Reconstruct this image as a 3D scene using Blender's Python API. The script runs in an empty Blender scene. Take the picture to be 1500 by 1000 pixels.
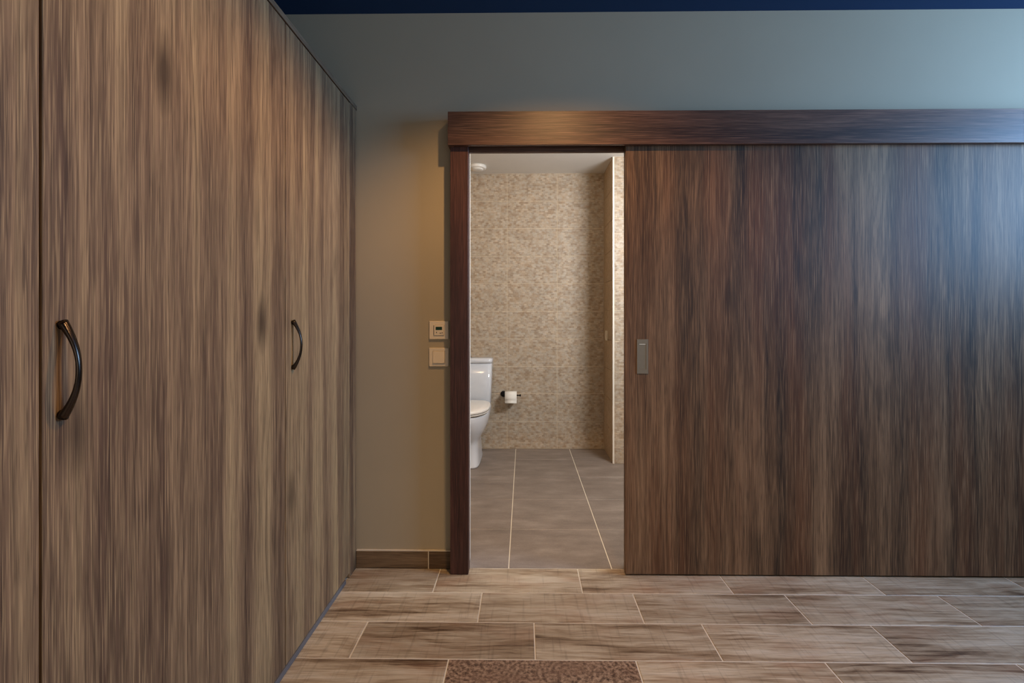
import bpy, bmesh, math, random
from mathutils import Vector
random.seed(7)
S = bpy.context.scene
COL = S.collection
R = math.radians

# ------------------------------------------------------------------ camera
H = 1.10                      # eye height; X right, Y into the picture, Z up
F = 740.0                     # focal length in pixels of the 1500 wide frame
cam = bpy.data.cameras.new('camera'); co = bpy.data.objects.new('camera', cam); COL.objects.link(co)
cam.sensor_fit = 'HORIZONTAL'; cam.sensor_width = 36; cam.lens = F / 1500 * 36
YAW = 0.013
co.location = (0, 0, H); co.rotation_euler = (R(90), 0, YAW)
cam.shift_x = -(767 - F * YAW - 750) / 1500
cam.shift_y = -32 / 1500
cam.clip_start = 0.02
S.camera = co

# ------------------------------------------------------------------ world, lights, exposure
w = bpy.data.worlds.new('world'); S.world = w; w.use_nodes = True
w.node_tree.nodes['Background'].inputs[0].default_value = (0.35, 0.55, 0.8, 1)
w.node_tree.nodes['Background'].inputs[1].default_value = 0.3

def light(name, kind, loc, energy, color, rot=(0, 0, 0), **kw):
    l = bpy.data.lights.new(name, kind); l.energy = energy; l.color = color
    for k, v in kw.items(): setattr(l, k, v)
    o = bpy.data.objects.new(name, l); COL.objects.link(o); o.location = loc; o.rotation_euler = rot
    return o

# daylight from the window in the right-hand wall
light('window_daylight', 'AREA', (3.14, 1.22, 1.85), 80, (0.31, 0.58, 1.0), (0, R(90), 0), shape='RECTANGLE', size=0.95, size_y=1.1)
# soft warm-white fill, an unseen area light behind the camera
light('rear_fill_light', 'AREA', (0.9, -2.35, 1.35), 17, (1.0, 0.90, 0.78), (R(90), 0, 0), shape='RECTANGLE', size=3.0, size_y=1.8)
# warm recessed downlight in the room ceiling
light('ceiling_downlight', 'SPOT', (0.17, 1.40, 2.44), 58, (1.0, 0.55, 0.22), (0, 0, 0), spot_size=R(136), spot_blend=0.5, shadow_soft_size=0.025)
light('added_warm_spot', 'SPOT', (0.55, 0.45, 2.44), 66, (1.0, 0.62, 0.30), (0, 0, 0), spot_size=R(116), spot_blend=0.6, shadow_soft_size=0.04)  # unseen warm spot added to warm the lower wall and floor
# bathroom: mirror lamp on the right, added warm fill point on the left for the shaded corner
light('mirror_lamp', 'AREA', (1.25, 2.60, 1.90), 34, (0.96, 0.97, 1.0), (0, R(66), R(-48)), shape='RECTANGLE', size=0.25, size_y=0.5)
light('bathroom_warm_fill', 'POINT', (-0.45, 2.75, 2.2), 8, (1.0, 0.70, 0.42), shadow_soft_size=0.08)

S.view_settings.view_transform = 'Standard'
S.view_settings.look = 'None'
S.view_settings.gamma = 1.0
S.view_settings.exposure = 0.0
S.view_settings.use_curve_mapping = False

# ------------------------------------------------------------------ material helpers
class NT:
    def __init__(s, name, rough=0.5, metal=0.0, spec=0.5):
        s.m = bpy.data.materials.new(name); s.m.use_nodes = True
        s.t = s.m.node_tree; s.b = s.t.nodes['Principled BSDF']
        s.b.inputs['Roughness'].default_value = rough; s.b.inputs['Metallic'].default_value = metal
        s.b.inputs['Specular IOR Level'].default_value = spec
    def n(s, kind, **kw):
        x = s.t.nodes.new(kind)
        for k, v in kw.items(): setattr(x, k, v)
        return x
    def put(s, sock, v):
        if isinstance(v, bpy.types.NodeSocket): s.t.links.new(v, sock)
        else: sock.default_value = v
    def math(s, op, a, b=0.0, c=0.0):
        x = s.n('ShaderNodeMath', operation=op)
        for i, v in enumerate((a, b, c)): s.put(x.inputs[i], v)
        return x.outputs[0]
    def vmath(s, op, a, b=(0, 0, 0)):
        x = s.n('ShaderNodeVectorMath', operation=op); s.put(x.inputs[0], a); s.put(x.inputs[1], b)
        return x.outputs[0]
    def pos(s): return s.n('ShaderNodeNewGeometry').outputs['Position']
    def noise(s, vec, scale=1.0, detail=4.0, rough=0.55, dist=0.0):
        x = s.n('ShaderNodeTexNoise'); s.put(x.inputs['Vector'], vec)
        x.inputs['Scale'].default_value = scale; x.inputs['Detail'].default_value = detail
        x.inputs['Roughness'].default_value = rough; x.inputs['Distortion'].default_value = dist
        return x.outputs['Fac']
    def ramp(s, fac, stops):
        x = s.n('ShaderNodeValToRGB'); s.put(x.inputs[0], fac); e = x.color_ramp.elements
        while len(e) < len(stops): e.new(0.5)
        for el, (p, c) in zip(e, stops):
            el.position = p; el.color = (c, c, c, 1) if isinstance(c, (int, float)) else (*c, 1)
        return x.outputs[0]
    def mix(s, fac, a, b, mode='MIX'):
        x = s.n('ShaderNodeMix', data_type='RGBA', blend_type=mode); s.put(x.inputs[0], fac)
        for i, v in ((6, a), (7, b)):
            s.put(x.inputs[i], (*v, 1) if isinstance(v, tuple) and len(v) == 3 else v)
        return x.outputs[2]
    def color(s, c): s.put(s.b.inputs['Base Color'], (*c, 1) if isinstance(c, tuple) else c)
    def bump(s, h, strength=0.3, dist=0.002):
        x = s.n('ShaderNodeBump'); x.inputs['Strength'].default_value = strength; x.inputs['Distance'].default_value = dist
        s.put(x.inputs['Height'], h); s.t.links.new(x.outputs[0], s.b.inputs['Normal'])
    def rand(s): return s.n('ShaderNodeObjectInfo').outputs['Random']

def srgb(r, g, b):
    f = lambda c: (c / 255 / 12.92) if c / 255 <= 0.04045 else ((c / 255 + 0.055) / 1.055) ** 2.4
    return (f(r), f(g), f(b))

def plain(name, c, rough=0.5, metal=0.0, spec=0.5, noise=0.06, nscale=30):
    t = NT(name, rough, metal, spec)
    f = t.noise(t.pos(), nscale, 3)
    t.color(t.mix(f, tuple(x * (1 - noise) for x in c), tuple(min(1, x * (1 + noise)) for x in c)))
    return t.m

def wood(name, dark, mid, lite, across, along, rough=0.45, spec=0.4, perobj=True, fine=0.5, knots=0.0,
         broad=6.0, width=26.0, seed=0.0, bumpy=0.25, redden=None, coat=0.0, pores=0.45):
    """across / along are axis letters: the grain runs along 'along'."""
    t = NT(name, rough, 0, spec)
    p = t.pos()
    if perobj:
        r = t.rand()
        cb = t.n('ShaderNodeCombineXYZ')
        for i, k in enumerate((37.0, 53.0, 29.0)): t.put(cb.inputs[i], t.math('MULTIPLY', r, k))
        p = t.vmath('ADD', p, cb.outputs[0])
    p = t.vmath('ADD', p, (seed, seed * 1.7, seed * 0.6))
    def sc(a, l):
        v = [a, a, a]; v['xyz'.index(along)] = l
        return t.vmath('MULTIPLY', p, tuple(v))
    warp = t.noise(sc(5, 1.6), 1.0, 2)
    wv = t.n('ShaderNodeCombineXYZ'); t.put(wv.inputs['xyz'.index(across)], t.math('MULTIPLY', warp, 0.9))
    def n(a, l, d=4, dist=0.0, rr=0.55, warped=1.0):
        v = sc(a, l)
        if warped: v = t.vmath('ADD', v, t.vmath('MULTIPLY', wv.outputs[0], (warped,) * 3))
        return t.noise(v, 1.0, d, rr, dist)
    b = n(broad, 0.35, 2, 0.0, 0.5, 0.6)
    m = n(width, 0.8, 5, 0.3, 0.6, 1.6)
    f = n(150, 2.2, 3, 0.0, 0.6, 2.0)
    ff = n(420, 7.0, 2, 0.0, 0.6, 2.0)
    s1 = t.math('ADD', t.math('MULTIPLY', b, 0.66), t.math('MULTIPLY', m, 0.34))
    c = t.ramp(s1, [(0.39, dark), (0.5, mid), (0.61, lite)])
    fg = n(broad * 0.8, 0.45, 2, 0.0, 0.5, 0.8)
    fig = t.math('SINE', t.math('MULTIPLY', fg, 95.0))
    msk = t.ramp(n(broad * 0.6, 0.5, 1, 0.0, 0.5, 0.2), [(0.42, 0.0), (0.6, 0.55)])
    c = t.mix(t.math('MULTIPLY', msk, t.ramp(fig, [(0.0, 0.0), (0.9, 0.6)])), c, tuple(x * 0.62 for x in dark))
    pore = n(230, 11.0, 2, 0.0, 0.6, 2.0)
    c = t.mix(t.ramp(pore, [(0.52, 0.0), (0.66, pores)]), c, tuple(x * 0.5 for x in dark))
    if redden:
        rd = n(broad * 1.7, 0.5, 2, 0, 0.5, 0.5)
        c = t.mix(t.ramp(rd, [(0.45, 0.0), (0.7, 0.65)]), c, redden)
    fl = t.ramp(f, [(0.3, 1 - fine), (0.62, 1 + 0.0)])
    c = t.mix(1.0, c, fl, 'MULTIPLY')
    c = t.mix(t.ramp(ff, [(0.5, 0.0), (0.75, 0.45)]), c, tuple(min(1, x * 1.7) for x in lite))
    if knots:
        vo = t.n('ShaderNodeTexVoronoi'); t.put(vo.inputs['Vector'], sc(4.5, 1.7)); vo.inputs['Scale'].default_value = 1
        k = t.ramp(vo.outputs['Distance'], [(0.04, 1.0), (0.17, 0.0)])
        c = t.mix(t.math('MULTIPLY', k, knots), c, tuple(x * 0.35 for x in dark))
    t.color(c)
    t.bump(t.math('ADD', f, t.math('MULTIPLY', ff, 0.5)), bumpy, 0.001)
    if coat:
        t.b.inputs['Coat Weight'].default_value = coat; t.b.inputs['Coat Roughness'].default_value = 0.35
    return t.m

M = {}
OAK = dict(dark=srgb(98, 76, 60), mid=srgb(138, 113, 86), lite=srgb(172, 147, 109), across='y', along='z', rough=0.5, spec=0.3, fine=0.42, knots=0.85, broad=11, width=42)
M['oak'] = wood('grey_brown_oak', **OAK)
M['oak_top'] = wood('oak_top', srgb(98, 78, 62), srgb(126, 104, 84), srgb(150, 128, 100), 'x', 'y', fine=0.35)
M['walnut'] = wood('dark_walnut', srgb(54, 40, 28), srgb(98, 74, 52), srgb(142, 113, 84), 'x', 'z', rough=0.52, spec=0.38, perobj=False, fine=0.5,
                   broad=5.5, width=30, seed=3.1, redden=srgb(106, 65, 38), knots=0.5, bumpy=0.2)
M['walnut_h'] = wood('dark_walnut_header', srgb(64, 44, 36), srgb(96, 68, 54), srgb(126, 94, 76), 'z', 'x', rough=0.42, spec=0.5, perobj=False,
                     broad=8, width=34, seed=1.3, redden=srgb(96, 62, 46), bumpy=0.2)
M['walnut_j'] = wood('dark_walnut_post', srgb(54, 32, 26), srgb(76, 46, 38), srgb(94, 60, 50), 'x', 'z', rough=0.45, perobj=False, broad=12, width=40, seed=8)

# wall paint: faint roller texture
def paint(name, c, b=0.12):
    t = NT(name, 0.75, 0, 0.25); n = t.noise(t.pos(), 3.0, 4)
    t.color(t.mix(n, tuple(x * 0.94 for x in c), tuple(x * 1.05 for x in c)))
    t.bump(t.noise(t.pos(), 260, 3), b, 0.001); return t.m
M['paint'] = paint('grey_wall_paint', srgb(172, 162, 140))
M['navy'] = paint('navy_ceiling_paint', srgb(24, 52, 86))
M['white_paint'] = paint('white_ceiling_paint', srgb(225, 222, 215))
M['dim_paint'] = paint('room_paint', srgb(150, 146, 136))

# wood-look porcelain planks
def plank_mat():
    t = NT('wood_look_porcelain', 0.42, 0, 0.4)
    r = t.rand(); cb = t.n('ShaderNodeCombineXYZ')
    for i, k in enumerate((31.0, 47.0, 13.0)): t.put(cb.inputs[i], t.math('MULTIPLY', r, k))
    p = t.vmath('ADD', t.pos(), cb.outputs[0])
    wp = t.noise(t.vmath('MULTIPLY', p, (3.0, 9.0, 1)), 1, 3)
    cw = t.n('ShaderNodeCombineXYZ'); t.put(cw.inputs[1], t.math('MULTIPLY', wp, 2.2))
    def g(ax, ay, d, k=1.0, rr=0.55):
        return t.noise(t.vmath('ADD', t.vmath('MULTIPLY', p, (ax, ay, 1)), t.vmath('MULTIPLY', cw.outputs[0], (k,) * 3)), 1, d, rr)
    a = g(1.8, 14, 4); b = g(4, 75, 6, 1.6, 0.7); c3 = g(12, 330, 3, 2.5)
    saw = t.noise(t.vmath('MULTIPLY', p, (90, 5, 1)), 1, 3)
    pat = t.noise(t.vmath('MULTIPLY', p, (3.5, 8, 1)), 1, 3)
    s1 = t.math('ADD', t.math('MULTIPLY', a, 0.5), t.math('MULTIPLY', b, 0.5))
    c = t.ramp(s1, [(0.36, srgb(88, 66, 48)), (0.44, srgb(152, 132, 106)), (0.54, srgb(190, 175, 150)), (0.68, srgb(208, 198, 178))])
    c = t.mix(t.ramp(pat, [(0.52, 0.0), (0.74, 0.5)]), c, srgb(160, 122, 94))
    c = t.mix(1.0, c, t.ramp(c3, [(0.34, 0.74), (0.56, 1.0)]), 'MULTIPLY')
    c = t.mix(1.0, c, t.ramp(saw, [(0.32, 0.82), (0.44, 1.0)]), 'MULTIPLY')
    tone = t.math('ADD', 0.85, t.math('MULTIPLY', r, 0.25))
    tc = t.n('ShaderNodeCombineColor')
    for i in range(3): t.put(tc.inputs[i], tone)
    c = t.mix(1.0, c, tc.outputs[0], 'MULTIPLY')
    t.color(c); t.bump(t.math('ADD', c3, t.math('MULTIPLY', saw, 0.4)), 0.25, 0.001)
    return t.m
M['plank'] = plank_mat()

def ornate_mat():
    t = NT('ornament_print_porcelain', 0.45, 0, 0.4); p = t.pos()
    vo = t.n('ShaderNodeTexVoronoi', feature='F1'); t.put(vo.inputs['Vector'], t.vmath('MULTIPLY', p, (7, 7, 0))); vo.inputs['Scale'].default_value = 1
    rings = t.math('SINE', t.math('MULTIPLY', vo.outputs['Distance'], 60))
    n1 = t.noise(p, 70, 6, 0.75); n2 = t.noise(t.vmath('MULTIPLY', p, (3, 8, 1)), 1, 4)
    f = t.math('ADD', t.math('MULTIPLY', rings, 0.03), n1)
    c = t.ramp(f, [(0.40, srgb(66, 48, 38)), (0.50, srgb(128, 104, 84)), (0.60, srgb(172, 148, 124))])
    c = t.mix(t.ramp(n2, [(0.4, 0.0), (0.65, 0.5)]), c, srgb(118, 90, 72))
    t.color(c); t.bump(f, 0.2, 0.001); return t.m
M['ornate'] = ornate_mat()
M['grout'] = plain('sand_grout', srgb(214, 204, 184), 0.85)
M['grout_wall'] = plain('cream_grout', srgb(206, 190, 164), 0.85)

def stone_tile():
    t = NT('taupe_stone_tile', 0.5, 0, 0.4)
    p = t.vmath('ADD', t.pos(), t.vmath('MULTIPLY', (1, 1, 1), (0, 0, 0)))
    a = t.noise(t.vmath('MULTIPLY', p, (4, 9, 1)), 1, 6, 0.65); b = t.noise(p, 120, 3)
    c = t.ramp(a, [(0.3, srgb(112, 102, 94)), (0.55, srgb(132, 121, 112)), (0.75, srgb(152, 142, 132))])
    c = t.mix(t.ramp(b, [(0.55, 0.0), (0.8, 0.25)]), c, srgb(186, 172, 158))
    tone = t.math('ADD', 0.93, t.math('MULTIPLY', t.rand(), 0.12)); tc = t.n('ShaderNodeCombineColor')
    for i in range(3): t.put(tc.inputs[i], tone)
    t.color(t.mix(1.0, c, tc.outputs[0], 'MULTIPLY')); t.bump(b, 0.1, 0.0005); return t.m
M['stone'] = stone_tile()

def mosaic(name, ax, c1, c2, tint):
    """stone-mosaic relief printed on large wall tiles; ax = horizontal axis of the wall"""
    t = NT(name, 0.5, 0, 0.4); p = t.pos(); sp = t.n('ShaderNodeSeparateXYZ'); t.put(sp.inputs[0], p)
    cb = t.n('ShaderNodeCombineXYZ'); t.put(cb.inputs[0], sp.outputs['xyz'.index(ax)]); t.put(cb.inputs[1], sp.outputs[2])
    br = t.n('ShaderNodeTexBrick', offset=0.5, squash=1.0)
    t.put(br.inputs['Vector'], cb.outputs[0])
    br.inputs['Color1'].default_value = (*c1, 1); br.inputs['Color2'].default_value = (*c2, 1)
    br.inputs['Mortar'].default_value = (*tuple(x * 0.72 for x in c1), 1)
    br.inputs['Scale'].default_value = 1; br.inputs['Mortar Size'].default_value = 0.0012; br.inputs['Mortar Smooth'].default_value = 0.4
    br.inputs['Brick Width'].default_value = 0.026; br.inputs['Row Height'].default_value = 0.0147
    n = t.noise(p, 38, 4, 0.6); n2 = t.noise(p, 7, 3); n3 = t.noise(t.vmath('ADD', p, (5, 3, 9)), 22, 3, 0.6)
    c = t.mix(t.ramp(n, [(0.42, 0.0), (0.62, 0.6)]), br.outputs['Color'], tint)
    c = t.mix(t.ramp(n3, [(0.5, 0.0), (0.68, 0.4)]), c, srgb(166, 134, 98))
    c = t.mix(1.0, c, t.ramp(n2, [(0.3, 0.9), (0.7, 1.06)]), 'MULTIPLY')
    t.color(c)
    h = t.math('ADD', t.math('MULTIPLY', br.outputs['Fac'], -1.0), t.math('MULTIPLY', n, 1.2))
    t.bump(h, 0.55, 0.003); return t.m
M['mosaic'] = mosaic('beige_mosaic_tile', 'x', srgb(198, 180, 156), srgb(154, 132, 108), srgb(190, 182, 168))
M['mosaic_side'] = mosaic('beige_mosaic_tile_side', 'y', srgb(192, 166, 134), srgb(172, 146, 114), srgb(186, 166, 140))
M['ceramic'] = plain('white_ceramic', srgb(214, 218, 224), 0.12, 0, 0.6, 0.01)
M['white_plastic'] = plain('white_plastic', srgb(228, 226, 220), 0.35, 0, 0.5, 0.01)
M['cream_plastic'] = plain('cream_plastic', srgb(226, 214, 192), 0.38, 0, 0.5, 0.01)
M['bronze'] = plain('dark_bronze_metal', srgb(70, 62, 56), 0.25, 1.0, 0.5, 0.1, 60)
M['black_metal'] = plain('blackened_metal', srgb(34, 32, 32), 0.35, 0.7, 0.5)
M['steel'] = plain('brushed_grey_metal', srgb(134, 128, 116), 0.42, 0.75, 0.5, 0.06, 80)
M['chrome'] = plain('chrome', srgb(190, 190, 190), 0.15, 1.0)
M['lcd'] = plain('green_lcd', srgb(24, 58, 36), 0.2, 0, 0.5, 0.02)
M['dark'] = plain('dark_print', srgb(50, 42, 34), 0.5)
M['recess_shade'] = plain('painted_recess_shade', srgb(30, 24, 20), 0.8)  # near-black plinth colour, shade of the kick gap painted in
M['seal'] = plain('grey_sealant', srgb(104, 104, 106), 0.6)
M['paper'] = plain('white_tissue_paper', srgb(240, 236, 226), 0.9, 0, 0.2, 0.03, 200)
M['white_trim'] = plain('white_metal_trim', srgb(236, 230, 216), 0.35, 0, 0.5, 0.01)

# ------------------------------------------------------------------ mesh helpers
def link(name, bm, mat, parent=None, smooth=False, label=None, origin=None):
    if origin is not None:
        bmesh.ops.translate(bm, verts=bm.verts, vec=-Vector(origin))
    bmesh.ops.recalc_face_normals(bm, faces=bm.faces)
    me = bpy.data.meshes.new(name); bm.to_mesh(me); bm.free()
    for f in me.polygons: f.use_smooth = smooth
    o = bpy.data.objects.new(name, me); COL.objects.link(o)
    if mat: me.materials.append(M[mat])
    if origin is not None: o.location = origin
    if parent is not None:
        o.parent = parent
        o.location = Vector(o.location) - world(parent)
    if label: o['label'] = label
    return o
def world(o):
    v = Vector(o.location)
    while o.parent: o = o.parent; v = v + Vector(o.location)
    return v
def tag(o, label, cat, group=None, kind=None):
    o['label'] = label; o['category'] = cat
    if group: o['group'] = group
    if kind: o['kind'] = kind
    return o
def empty(name, loc):
    o = bpy.data.objects.new(name, None); COL.objects.link(o); o.location = loc; o.empty_display_size = 0.05; return o
def box(bm, x0, x1, y0, y1, z0, z1, bev=0.0):
    r = bmesh.ops.create_cube(bm, size=1.0)
    for v in r['verts']:
        v.co = Vector((x0 if v.co.x < 0 else x1, y0 if v.co.y < 0 else y1, z0 if v.co.z < 0 else z1))
    if bev:
        es = {e for v in r['verts'] for e in v.link_edges}
        bmesh.ops.bevel(bm, geom=list(es), offset=bev, segments=1, affect='EDGES')
def B(x0, x1, y0, y1, z0, z1, bev=0.0):
    bm = bmesh.new(); box(bm, min(x0, x1), max(x0, x1), min(y0, y1), max(y0, y1), min(z0, z1), max(z0, z1), bev); return bm
def cyl(bm, p0, p1, r0, r1=None, n=24):
    p0, p1 = Vector(p0), Vector(p1); d = p1 - p0; r1 = r0 if r1 is None else r1
    rot = d.to_track_quat('Z', 'Y').to_matrix()
    rings = []
    for p, r in ((p0, r0), (p1, r1)):
        rings.append([bm.verts.new(p + rot @ Vector((math.cos(2 * math.pi * i / n) * r, math.sin(2 * math.pi * i / n) * r, 0))) for i in range(n)])
    for i in range(n): bm.faces.new((rings[0][i], rings[0][(i + 1) % n], rings[1][(i + 1) % n], rings[1][i]))
    bm.faces.new(rings[0][::-1]); bm.faces.new(rings[1])
def lathe(bm, c, axis, prof, n=40):
    rot = Vector(axis).to_track_quat('Z', 'Y').to_matrix(); c = Vector(c); rings = []
    for r, h in prof:
        rings.append([bm.verts.new(c + rot @ Vector((math.cos(2 * math.pi * i / n) * r, math.sin(2 * math.pi * i / n) * r, h))) for i in range(n)])
    for a, b in zip(rings, rings[1:]):
        for i in range(n): bm.faces.new((a[i], a[(i + 1) % n], b[(i + 1) % n], b[i]))
    bm.faces.new(rings[0][::-1]); bm.faces.new(rings[-1])
def loft(bm, secs, n=56, cap=True):
    """secs: (z, cx, y_front, y_back, half_width, exponent_front, exponent_back)"""
    rings = []
    for z, cx, yf, yb, hw, ef, eb in secs:
        cy, ry = (yf + yb) / 2, (yb - yf) / 2; ring = []
        for i in range(n):
            a = 2 * math.pi * i / n; c, s = math.cos(a), math.sin(a); e = ef if s < 0 else eb
            ring.append(bm.verts.new((cx + hw * math.copysign(abs(c) ** (2 / e), c), cy + ry * math.copysign(abs(s) ** (2 / e), s), z)))
        rings.append(ring)
    for a, b in zip(rings, rings[1:]):
        for i in range(n): bm.faces.new((a[i], a[(i + 1) % n], b[(i + 1) % n], b[i]))
    if cap: bm.faces.new(rings[0][::-1]); bm.faces.new(rings[-1])
def slab_mesh(name, mat, w, h, t, ch=0.0012):
    """tile w x h lying in local XY, base z=0, chamfered top at z=t"""
    bm = bmesh.new(); r = []
    for z, i in ((0, 0), (t - ch, 0), (t, ch)):
        r.append([bm.verts.new((x, y, z)) for x, y in ((-w / 2 + i, -h / 2 + i), (w / 2 - i, -h / 2 + i), (w / 2 - i, h / 2 - i), (-w / 2 + i, h / 2 - i))])
    for a, b in zip(r, r[1:]):
        for i in range(4): bm.faces.new((a[i], a[(i + 1) % 4], b[(i + 1) % 4], b[i]))
    bm.faces.new(r[0][::-1]); bm.faces.new(r[-1])
    me = bpy.data.meshes.new(name); bm.to_mesh(me); bm.free(); me.materials.append(M[mat]); return me
MESH = {}
def slab(name, mat, w, h, t, loc, rot, parent):
    k = (name, mat, round(w, 4), round(h, 4), t)
    if k not in MESH: MESH[k] = slab_mesh(name, mat, w, h, t)
    o = bpy.data.objects.new(name, MESH[k]); COL.objects.link(o); o.parent = parent
    o.location = Vector(loc) - world(parent); o.rotation_euler = rot; return o

# ------------------------------------------------------------------ key planes
YW = 2.236          # face of the entrance wall
YD = 2.176          # face of the sliding door
YB = 4.307          # face of the bathroom back wall
ZC = 2.458          # room ceiling
ZB = 2.3455         # bathroom ceiling
XWD = -0.741        # face of the wardrobe doors
XL, XR = -1.42, 3.2
YR = -2.5
DX = 0.438          # left edge of sliding door
OPEN_L, OPEN_R, OPEN_T = -0.26, 0.62, 1.93

# ------------------------------------------------------------------ structure: room
bm = bmesh.new()
box(bm, XL, OPEN_L, YW, 2.33, 0, ZC); box(bm, OPEN_R, XR, YW, 2.33, 0, ZC); box(bm, OPEN_L, OPEN_R, YW, 2.33, OPEN_T, ZC)
tag(link('wall_front', bm, 'paint'), 'grey painted wall with a doorway into the tiled bathroom', 'wall', kind='structure')
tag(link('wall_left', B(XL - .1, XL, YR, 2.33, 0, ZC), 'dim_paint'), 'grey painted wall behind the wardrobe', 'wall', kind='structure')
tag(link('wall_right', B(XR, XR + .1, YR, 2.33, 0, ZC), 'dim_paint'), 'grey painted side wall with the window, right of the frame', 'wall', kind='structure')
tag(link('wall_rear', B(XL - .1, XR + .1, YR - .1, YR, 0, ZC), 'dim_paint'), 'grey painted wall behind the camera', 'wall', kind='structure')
tag(link('ceiling', B(XL - .1, XR + .1, YR - .1, 2.33, ZC, ZC + .1), 'navy'), 'dark navy blue painted ceiling of the room', 'ceiling', kind='structure')

# floor of wood-look planks
fl = tag(link('floor', B(XL, XR, YR, YW, -0.1, -0.0015), 'grout'), 'wood-look porcelain plank floor with pale joints', 'floor', kind='structure')
offs = [0.238, 0.438, 0.038, 0.362]
G = 0.0045
row = 0; y1 = YW
while y1 > 0.0:
    y0 = y1 - 0.2
    o0 = offs[row % 4] + (0.0 if row < 4 else (row * 0.17) % 0.6)
    k0 = math.floor((-0.741 - o0) / 0.605) - 0
    x = o0 + k0 * 0.605
    while x < XR:
        a, b = max(x, XWD - 0.01), min(x + 0.605, XR)
        if b - a > 0.03:
            mat = 'ornate' if (row == 3 and abs((a + b) / 2 - (0.362 - 0.3025)) < 0.1) or (row == 9 and a < 0.4 < b) else 'plank'
            p = slab('floor_plank', mat, b - a - G, 0.2 - G, 0.008, ((a + b) / 2, (y0 + y1) / 2, -0.008), (0, 0, 0), fl)
            if mat == 'ornate': p['label'] = 'dark brown plank tile printed with rosette ornaments'
        x += 0.605
    y1 = y0; row += 1

# baseboard pieces
bb = tag(empty('baseboard_front', (-0.53, YW, 0)), 'brown wood-look tile skirting under the grey wall left of the doorway', 'baseboard', kind='structure')
def bpiece(x0, x1):
    link('baseboard_tile', B(x0, x1, YW - 0.010, YW, 0.002, 0.076, 0.0012), 'skirt', bb, origin=((x0 + x1) / 2, YW, 0))
M['skirt'] = wood('wood_look_skirting', srgb(84, 64, 46), srgb(108, 88, 64), srgb(132, 110, 84), 'z', 'x', fine=0.3)
bpiece(XWD, -0.4225); bpiece(-0.4185, -0.315)
link('grout_line', B(XWD, -0.315, YW - 0.009, YW, 0.0765, 0.081), 'grout', bb, label='pale grout line along the top')
link('grout_joint', B(-0.4225, -0.4185, YW - 0.0085, YW, 0.0, 0.0765), 'grout', bb, label='pale vertical joint')

# pelmet over the sliding door
YP = 2.150
pel = tag(empty('trim_1', (0.9, YP, 1.844)), 'long horizontal walnut pelmet box above doorway and sliding door', 'pelmet', kind='structure')
PX0, PX1 = -0.3235, 2.95
link('front_board', B(PX0, PX1, YP, YP + 0.019, 1.844, 1.987, 0.001), 'walnut_h', pel)
link('top_board', B(PX0, PX1, YP + 0.0195, YW, 1.968, 1.987, 0.001), 'walnut_h', pel)
link('end_cap', B(PX0, PX0 + 0.019, YP + 0.0195, YW, 1.844, 1.9675, 0.001), 'walnut_h', pel)
link('track_board', B(-0.30, PX1, 2.2185, YW, 1.8345, 1.95, 0.001), 'walnut_h', pel)
link('sliding_rail', B(-0.29, PX1, 2.180, 2.2180, 1.92, 1.955), 'steel', pel)

# post at the left of the doorway
post = tag(link('trim_2', B(-0.3165, -0.2385, YD, YW, 0.001, 1.9190, 0.0012), 'walnut_j'),
           'upright dark walnut post at left side of the doorway', 'door post', kind='structure')
link('reveal_strip', B(-0.2595, -0.2455, YW + 0.001, 2.33, 0.0, OPEN_T, 0.0005), 'white_trim', post, label='pale edge strip of the wall opening')

# sliding door
door = tag(link('door_1', B(DX, 2.93, YD, YD + 0.040, 0.007, 1.9150, 0.0015), 'walnut'),
           'wide dark walnut sliding door with vertical grain, pushed open to right', 'door', kind='structure')
hx0, hx1, hz0, hz1 = 0.486, 0.534, 0.868, 1.016
bm = bmesh.new()
box(bm, hx0, hx1, YD - 0.0030, YD - .0003, hz0, hz0 + 0.020, .0006); box(bm, hx0, hx1, YD - 0.0030, YD - .0003, hz1 - 0.020, hz1, .0006)
box(bm, hx0, hx0 + 0.007, YD - 0.0030, YD - .0003, hz0 + .0195, hz1 - .0195, .0006); box(bm, hx1 - 0.009, hx1, YD - 0.0030, YD - .0003, hz0 + .0195, hz1 - .0195, .0006)
hd = link('pull_handle', bm, 'steel', door, label='brushed grey flush pull plate')
link('finger_recess', B(hx0 + 0.007, hx1 - 0.009, YD - 0.0012, YD - .0003, hz0 + 0.02, hz1 - 0.02), 'steel', hd)
link('lock_slot', B(hx0 + .010, hx1 - .012, YD - 0.0036, YD - .0031, hz1 - .0225, hz1 - .0205), 'chrome', hd)

# window out of the frame, right
win = tag(empty('window_1', (3.19, 1.22, 1.35)), 'window in the right-hand side wall', 'window', kind='structure')
for (a, b, c, d) in ((0.62, 1.82, 1.32, 1.37), (0.62, 1.82, 2.33, 2.38), (0.62, 0.67, 1.37, 2.33), (1.77, 1.82, 1.37, 2.33)):
    link('window_frame', B(3.16, 3.20, a, b, c, d), 'white_plastic', win)

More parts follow.
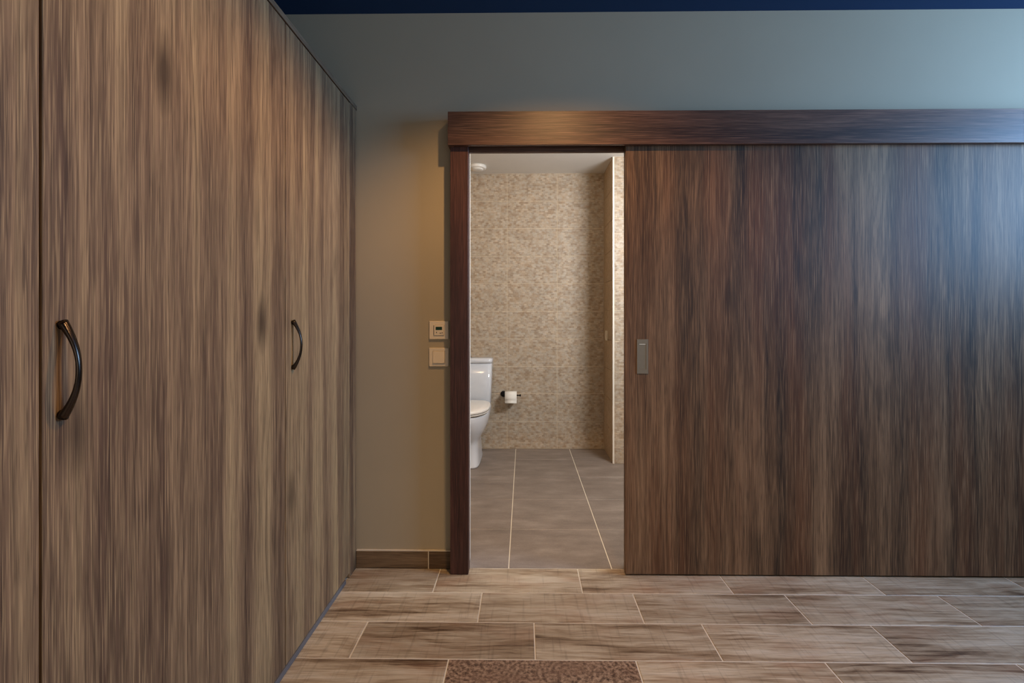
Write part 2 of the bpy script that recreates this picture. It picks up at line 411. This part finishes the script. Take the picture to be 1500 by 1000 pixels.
# ------------------------------------------------------------------ structure: bathroom
BX0, BX1 = -1.30, 2.0
PXC, YP2 = 0.683, 3.870
fb = tag(link('floor_bathroom', B(BX0, BX1, YW, YB + .1, -0.1, -0.0015), 'grout'), 'taupe square-tiled bathroom floor with pale joints', 'floor', kind='structure')
ys = [YW, 2.653, 3.096, 3.539, 3.982, YB]
xs = [-0.066 + 0.456 * k for k in range(-3, 6)]
xs[0] = BX0; xs[-1] = BX1
for j in range(5):
    for i in range(len(xs) - 1):
        a, b, c, d = xs[i], xs[i + 1], ys[j], ys[j + 1]
        slab('floor_tile', 'stone', b - a - .0045, d - c - .0035, 0.008, ((a + b) / 2, (c + d) / 2, -0.008), (0, 0, 0), fb)
wb = tag(link('wall_back', B(BX0, PXC + 0.1, YB + .0025, YB + .1, 0, ZB), 'grout_wall'), 'beige mosaic-tiled back wall of the bathroom', 'wall', kind='structure')
ph = ZB / 10
vx = [-0.139 + 0.425 * k for k in range(-3, 3)]
vx = [BX0] + [v for v in vx if v > BX0 + .05 and v < PXC - .05] + [PXC]
for j in range(10):
    for i in range(len(vx) - 1):
        a, b = vx[i], vx[i + 1]
        slab('wall_tile', 'mosaic', b - a - .004, ph - .004, 0.008, ((a + b) / 2, YB + .0085, (j + .5) * ph), (R(90), 0, 0), wb)
wc = tag(link('wall_corner', B(PXC + .0085, BX1, YP2 + .0025, YB + .1, 0, ZB), 'grout_wall'), 'tiled wall projection at right, bright narrow face beside the door', 'wall', kind='structure')
vx2 = [PXC + .010, PXC + 0.19 + .02, PXC + 0.635, PXC + 1.06, BX1]
for j in range(10):
    for i in range(4):
        a, b = vx2[i], vx2[i + 1]
        slab('wall_tile', 'mosaic', b - a - .004, ph - .004, 0.008, ((a + b) / 2, YP2 + .0085, (j + .5) * ph), (R(90), 0, 0), wc)
    slab('side_tile', 'mosaic_side', ph - .003, YB - YP2 - .016, 0.008, (PXC + .0085, (YP2 + YB) / 2 + .004, (j + .5) * ph), (0, R(-90), 0), wc)
tag(link('trim_3', B(PXC - .0025, PXC + .0095, YP2 - .0025, YP2 + .010, 0, ZB - .001, .001), 'white_trim'), 'thin white corner profile on the edge of the tiled projection', 'corner trim', kind='structure')
tag(link('wall_bathroom_left', B(BX0 - .1, BX0, 2.33, YB + .1, 0, ZB), 'mosaic_side'), 'beige tiled side wall of the bathroom behind the post', 'wall', kind='structure')
tag(link('wall_bathroom_right', B(BX1, BX1 + .1, 2.33, YB + .1, 0, ZB), 'mosaic_side'), 'beige tiled side wall of the bathroom behind the door', 'wall', kind='structure')
tag(link('ceiling_bathroom', B(BX0 - .1, BX1 + .1, 2.33, YB + .1, ZB, ZB + .1), 'white_paint'), 'white painted bathroom ceiling', 'ceiling', kind='structure')

# ------------------------------------------------------------------ wardrobe
WT = 2.047
wr = tag(empty('wardrobe', (-1.05, 1.2, 0)), 'tall grey-brown oak wardrobe along the left side of the room', 'wardrobe')
XB = -1.40
def wp(name, x0, x1, y0, y1, z0, z1, mat='oak', bev=.0008, parent=wr, label=None):
    return link(name, B(x0, x1, y0, y1, z0, z1, bev), mat, parent, label=label)
yd = [2.1435, 1.563, 0.766, 0.18]
wp('top_panel', XB, XWD + .001, 0.17, YW - .002, WT - .019, WT, 'oak_top')
wp('end_panel', XB, XWD - .0005, 2.1455, YW - .012, 0.001, WT - .020)
wp('back_panel', XB - .006, XB, 0.18, YW - .012, 0.001, WT - .020)
wp('side_panel', XB, XWD - .022, 0.17, 0.188, 0.001, WT - .020)
wp('divider', XB, XWD - .022, 1.555, 1.572, 0.06, WT - .020)
wp('divider', XB, XWD - .022, 0.758, 0.775, 0.06, WT - .020)
wp('divider', XB, XWD - .022, 2.12, 2.138, 0.06, WT - .020)
wp('bottom_panel', XB, XWD - .022, 0.19, 2.12, 0.06, 0.078)
wp('plinth', XWD - .040, XWD - .022, 0.18, 2.14, 0.001, 0.0595, 'recess_shade', 0)
wp('plinth_strip', XWD - .012, XWD + .002, 0.18, 2.093, 0.0003, 0.019, 'seal', .001, label='grey strip along the floor')
def handle(parent, y, zc):
    bm = bmesh.new(); n = 28; rings = []; hh = 0.076; pr = 0.030; seg = 12
    for i in range(n + 1):
        t = i / n * 2 - 1
        z = zc + hh * t; x = XWD + 0.003 + (pr - .003) * (1 - abs(t) ** 2.1)
        # tangent
        dz = hh; dx = -(pr - .003) * 2.1 * abs(t) ** 1.1 * math.copysign(1, t); L = math.hypot(dx, dz)
        nx, nz = dz / L, -dx / L
        th = 0.0034 + 0.0040 * abs(t) ** 3; wd = 0.0050 + 0.0040 * abs(t) ** 2
        rings.append([bm.verts.new((x + nx * th * math.cos(a), y + wd * math.sin(a), z + nz * th * math.cos(a))) for a in [2 * math.pi * k / seg for k in range(seg)]])
    for a, b in zip(rings, rings[1:]):
        for i in range(seg): bm.faces.new((a[i], a[(i + 1) % seg], b[(i + 1) % seg], b[i]))
    bm.faces.new(rings[0][::-1]); bm.faces.new(rings[-1])
    for s in (-1, 1):
        cyl(bm, (XWD + .0002, y, zc + s * (hh - .005)), (XWD + 0.008, y, zc + s * (hh - .004)), 0.0070, 0.005, 14)
    return link('handle', bm, 'bronze', parent, True, label='dark bronze bow handle')
for i in range(3):
    a, b = yd[i + 1] + .0028, yd[i] - .0025
    d = link('door', B(XWD - .019, XWD, a, b, 0.022, WT - .0245, .001), 'oak', wr, origin=(XWD, b, 0.022))
    if i < 2: handle(d, a + 0.042 if i == 0 else a + .03, 1.020)

# ------------------------------------------------------------------ wall controls
def frame_plate(bm, cx, cz, w, h, y, iw, ih, t=0.008):
    # square frame with sloped faces: four sides
    o = [(-w / 2, -h / 2), (w / 2, -h / 2), (w / 2, h / 2), (-w / 2, h / 2)]; i_ = [(-iw / 2, -ih / 2), (iw / 2, -ih / 2), (iw / 2, ih / 2), (-iw / 2, ih / 2)]
    def ring(pts, k, yy): return [bm.verts.new((cx + p[0] * k, yy, cz + p[1] * k)) for p in pts]
    rs = [ring(o, 1.0, y), ring(o, 1.0, y - t * 0.45), ring(o, 0.95, y - t), ring(i_, 1.03, y - t), ring(i_, 1.0, y - t * 0.8), ring(i_, 1.0, y)]
    for a, b in zip(rs, rs[1:]):
        for k in range(4): bm.faces.new((a[k], a[(k + 1) % 4], b[(k + 1) % 4], b[k]))
cx = -0.3745
YF = YW - .0003
th = tag(empty('thermostat', (cx, YW, 1.0535)), 'cream wall thermostat with small green display, above the light switch', 'thermostat')
bm = bmesh.new(); frame_plate(bm, cx, 1.0535, 0.087, 0.081, YF, 0.046, 0.046); link('frame', bm, 'cream_plastic', th)
face = link('control_face', B(cx - .0228, cx + .0228, YF - .0115, YF, 1.0535 - .0228, 1.0535 + .0228, .0012), 'cream_plastic', th)
yf = YF - .0115
link('display', B(cx - .0135, cx + .0150, yf - .0008, yf - .0001, 1.0545, 1.0685), 'lcd', face, label='small dark green display')
link('bezel', B(cx - .0220, cx - .0205, yf - .0006, yf - .0001, 1.0325, 1.0745), 'dark', face)
bm = bmesh.new(); cyl(bm, (cx - .0095, yf - .0001, 1.0435), (cx - .0095, yf - .0012, 1.0435), .0022, n=12); link('button', bm, 'dark', face)
link('button', B(cx + .004, cx + .010, yf - .0012, yf - .0001, 1.0395, 1.0420), 'dark', face)
bm = bmesh.new(); cyl(bm, (cx + .0155, yf - .0001, 1.0425), (cx + .0155, yf - .0012, 1.0425), .0022, n=12); link('button', bm, 'dark', face)
cz = 0.934
sw = tag(empty('light_switch', (cx, YW, cz)), 'cream square light switch on grey wall, below the thermostat', 'switch')
bm = bmesh.new(); frame_plate(bm, cx, cz, 0.089, 0.083, YF, 0.054, 0.054); link('frame', bm, 'cream_plastic', sw)
bm = bmesh.new(); box(bm, cx - .0265, cx + .0265, YF - .012, YF, cz - .0265, cz + .0265, .0015)
for v in bm.verts:
    if v.co.y < YF - .006: v.co.y += (v.co.z - cz) * 0.06
link('rocker', bm, 'cream_plastic', sw)

# bathroom switch on the side of the projection, seen edge-on
bs = tag(empty('light_switch', (PXC, 4.14, 0.97)), 'pale switch seen edge-on inside the shaded bathroom corner', 'switch')
link('frame', B(PXC - .010, PXC + .0003, 4.10, 4.18, 0.93, 1.01, .002), 'cream_plastic', bs)
link('rocker', B(PXC - .014, PXC - .0102, 4.113, 4.167, 0.943, 0.997, .001), 'cream_plastic', bs)

# ceiling fitting
cf = tag(empty('ceiling_fitting', (-0.378, 4.09, ZB)), 'round white fitting on the bathroom ceiling, upper left of doorway', 'ceiling fitting')
bm = bmesh.new(); lathe(bm, (-0.378, 4.09, ZB), (0, 0, -1), [(.074, .0005), (.076, .008), (.074, .022), (.068, .026)]); link('body', bm, 'white_plastic', cf, True)
bm = bmesh.new(); lathe(bm, (-0.378, 4.09, ZB - .0262), (0, 0, -1), [(.052, 0), (.050, .006), (.040, .010), (.02, .012)]); link('cover', bm, 'white_plastic', cf, True)

# ------------------------------------------------------------------ toilet
TX = -0.450
to = tag(empty('toilet', (TX, 4.0, 0)), 'white close-coupled toilet half hidden behind the doorway post', 'toilet')
bm = bmesh.new()
loft(bm, [(0.001, TX, 3.712, 4.21, .118, 5, 5), (0.012, TX, 3.712, 4.21, .118, 5, 5), (0.03, TX, 3.722, 4.205, .113, 5, 5), (0.10, TX, 3.735, 4.20, .109, 4.5, 5), (0.16, TX, 3.735, 4.20, .107, 3.8, 5),
          (0.19, TX, 3.715, 4.20, .112, 3.2, 5), (0.215, TX, 3.690, 4.20, .126, 2.7, 5), (0.24, TX, 3.663, 4.21, .142, 2.4, 4.5), (0.27, TX, 3.636, 4.22, .158, 2.2, 4), (0.31, TX, 3.606, 4.24, .173, 2.15, 4),
          (0.35, TX, 3.585, 4.27, .182, 2.1, 5), (0.385, TX, 3.574, 4.29, .186, 2.1, 6), (0.398, TX, 3.578, 4.29, .184, 2.1, 6), (0.402, TX, 3.590, 4.285, .172, 2.1, 6)])
link('bowl', bm, 'ceramic', to, True)
bm = bmesh.new()
loft(bm, [(0.4065, TX, 3.575, 4.10, .176, 2.1, 4), (0.408, TX, 3.566, 4.105, .186, 2.1, 4), (0.416, TX, 3.563, 4.108, .189, 2.1, 4), (0.418, TX, 3.568, 4.10, .184, 2.1, 4)])
link('seat', bm, 'white_plastic', to, True)
bm = bmesh.new()
loft(bm, [(0.4200, TX, 3.570, 4.10, .182, 2.1, 4), (0.4215, TX, 3.558, 4.110, .191, 2.1, 4), (0.438, TX, 3.557, 4.112, .192, 2.1, 4), (0.446, TX, 3.566, 4.105, .184, 2.1, 4), (0.451, TX, 3.61, 4.08, .15, 2.1, 3.5), (0.453, TX, 3.75, 4.0, .07, 2.1, 3)])
link('seat_lid', bm, 'white_plastic', to, True)
bm = bmesh.new()
loft(bm, [(0.403, TX, 4.135, 4.292, .172, 7, 10), (0.41, TX, 4.130, 4.294, .178, 7, 10), (0.55, TX, 4.124, 4.296, .183, 7, 10), (0.742, TX, 4.118, 4.298, .188, 7, 10)])
ci = link('cistern', bm, 'ceramic', to, True)
bm = bmesh.new()
loft(bm, [(0.744, TX, 4.118, 4.298, .186, 7, 10), (0.746, TX, 4.111, 4.3, .1935, 7, 10), (0.772, TX, 4.111, 4.3, .1935, 7, 10), (0.780, TX, 4.118, 4.296, .188, 7, 10), (0.784, TX, 4.13, 4.29, .176, 6, 8)])
li = link('cistern_lid', bm, 'ceramic', to, True)
bm = bmesh.new(); lathe(bm, (TX, 4.20, 0.7842), (0, 0, 1), [(.024, 0), (.024, .004), (.021, .0065), (.005, .0065)], 28); link('flush_button', bm, 'chrome', li, True)

# ------------------------------------------------------------------ paper roll and holder
ZR = 0.462; YRl = YB - 0.062; XRl = -0.107
hp = tag(empty('toilet_paper_holder', (-0.17, YB, ZR)), 'dark metal toilet paper holder on mosaic wall right of the toilet', 'paper holder')
bm = bmesh.new(); lathe(bm, (-0.170, YB + .0004, ZR + .006), (0, -1, 0), [(.026, 0), (.026, .006), (.020, .010), (.012, .012)], 28); link('rose', bm, 'black_metal', hp, True)
bm = bmesh.new()
pts = [(-0.170, YB - .010, ZR + .006), (-0.170, YRl + .016, ZR + .006), (-0.168, YRl + .004, ZR + .004), (-0.158, YRl, ZR + .002), (-0.030, YRl, ZR + .002)]
for a, b in zip(pts, pts[1:]): cyl(bm, a, b, .0055, n=12)
link('arm', bm, 'black_metal', hp, True)
bm = bmesh.new(); lathe(bm, (-0.034, YRl, ZR + .002), (1, 0, 0), [(.008, 0), (.010, .003), (.010, .009), (.006, .012)], 16); link('end_knob', bm, 'black_metal', hp, True)
ro = tag(empty('toilet_paper_roll', (XRl, YRl, ZR - .012)), 'white toilet paper roll hanging on the dark holder', 'toilet paper')
bm = bmesh.new(); n = 40; rr = []
for x, r in ((-.049, .0185), (-.049, .044), (-.047, .046), (.047, .046), (.049, .044), (.049, .0185)):
    rr.append([bm.verts.new((XRl + x, YRl + r * math.cos(2 * math.pi * k / n), ZR - .010 + r * math.sin(2 * math.pi * k / n))) for k in range(n)])
for a, b in zip(rr, rr[1:] + rr[:1]):
    for k in range(n): bm.faces.new((a[k], a[(k + 1) % n], b[(k + 1) % n], b[k]))
link('roll', bm, 'paper', ro, True)
bm = bmesh.new(); prev = None
vv = []
for k in range(12):
    if k < 5: a = R(90 - k * 22.5); y = -.0475 * math.cos(a); z = .0475 * math.sin(a)
    else: y = -.0475 + .002 * math.sin(k); z = -(k - 4) * .0068
    vv.append([bm.verts.new((XRl + sx * .049, YRl + y + dy, ZR - .010 + z)) for sx, dy in ((-1, 0), (1, 0))])
for a, b in zip(vv, vv[1:]): bm.faces.new((a[0], a[1], b[1], b[0]))
sh = link('loose_sheet', bm, 'paper', ro, True)
m = sh.modifiers.new('t', 'SOLIDIFY'); m.thickness = .0006

bpy.context.view_layer.update()
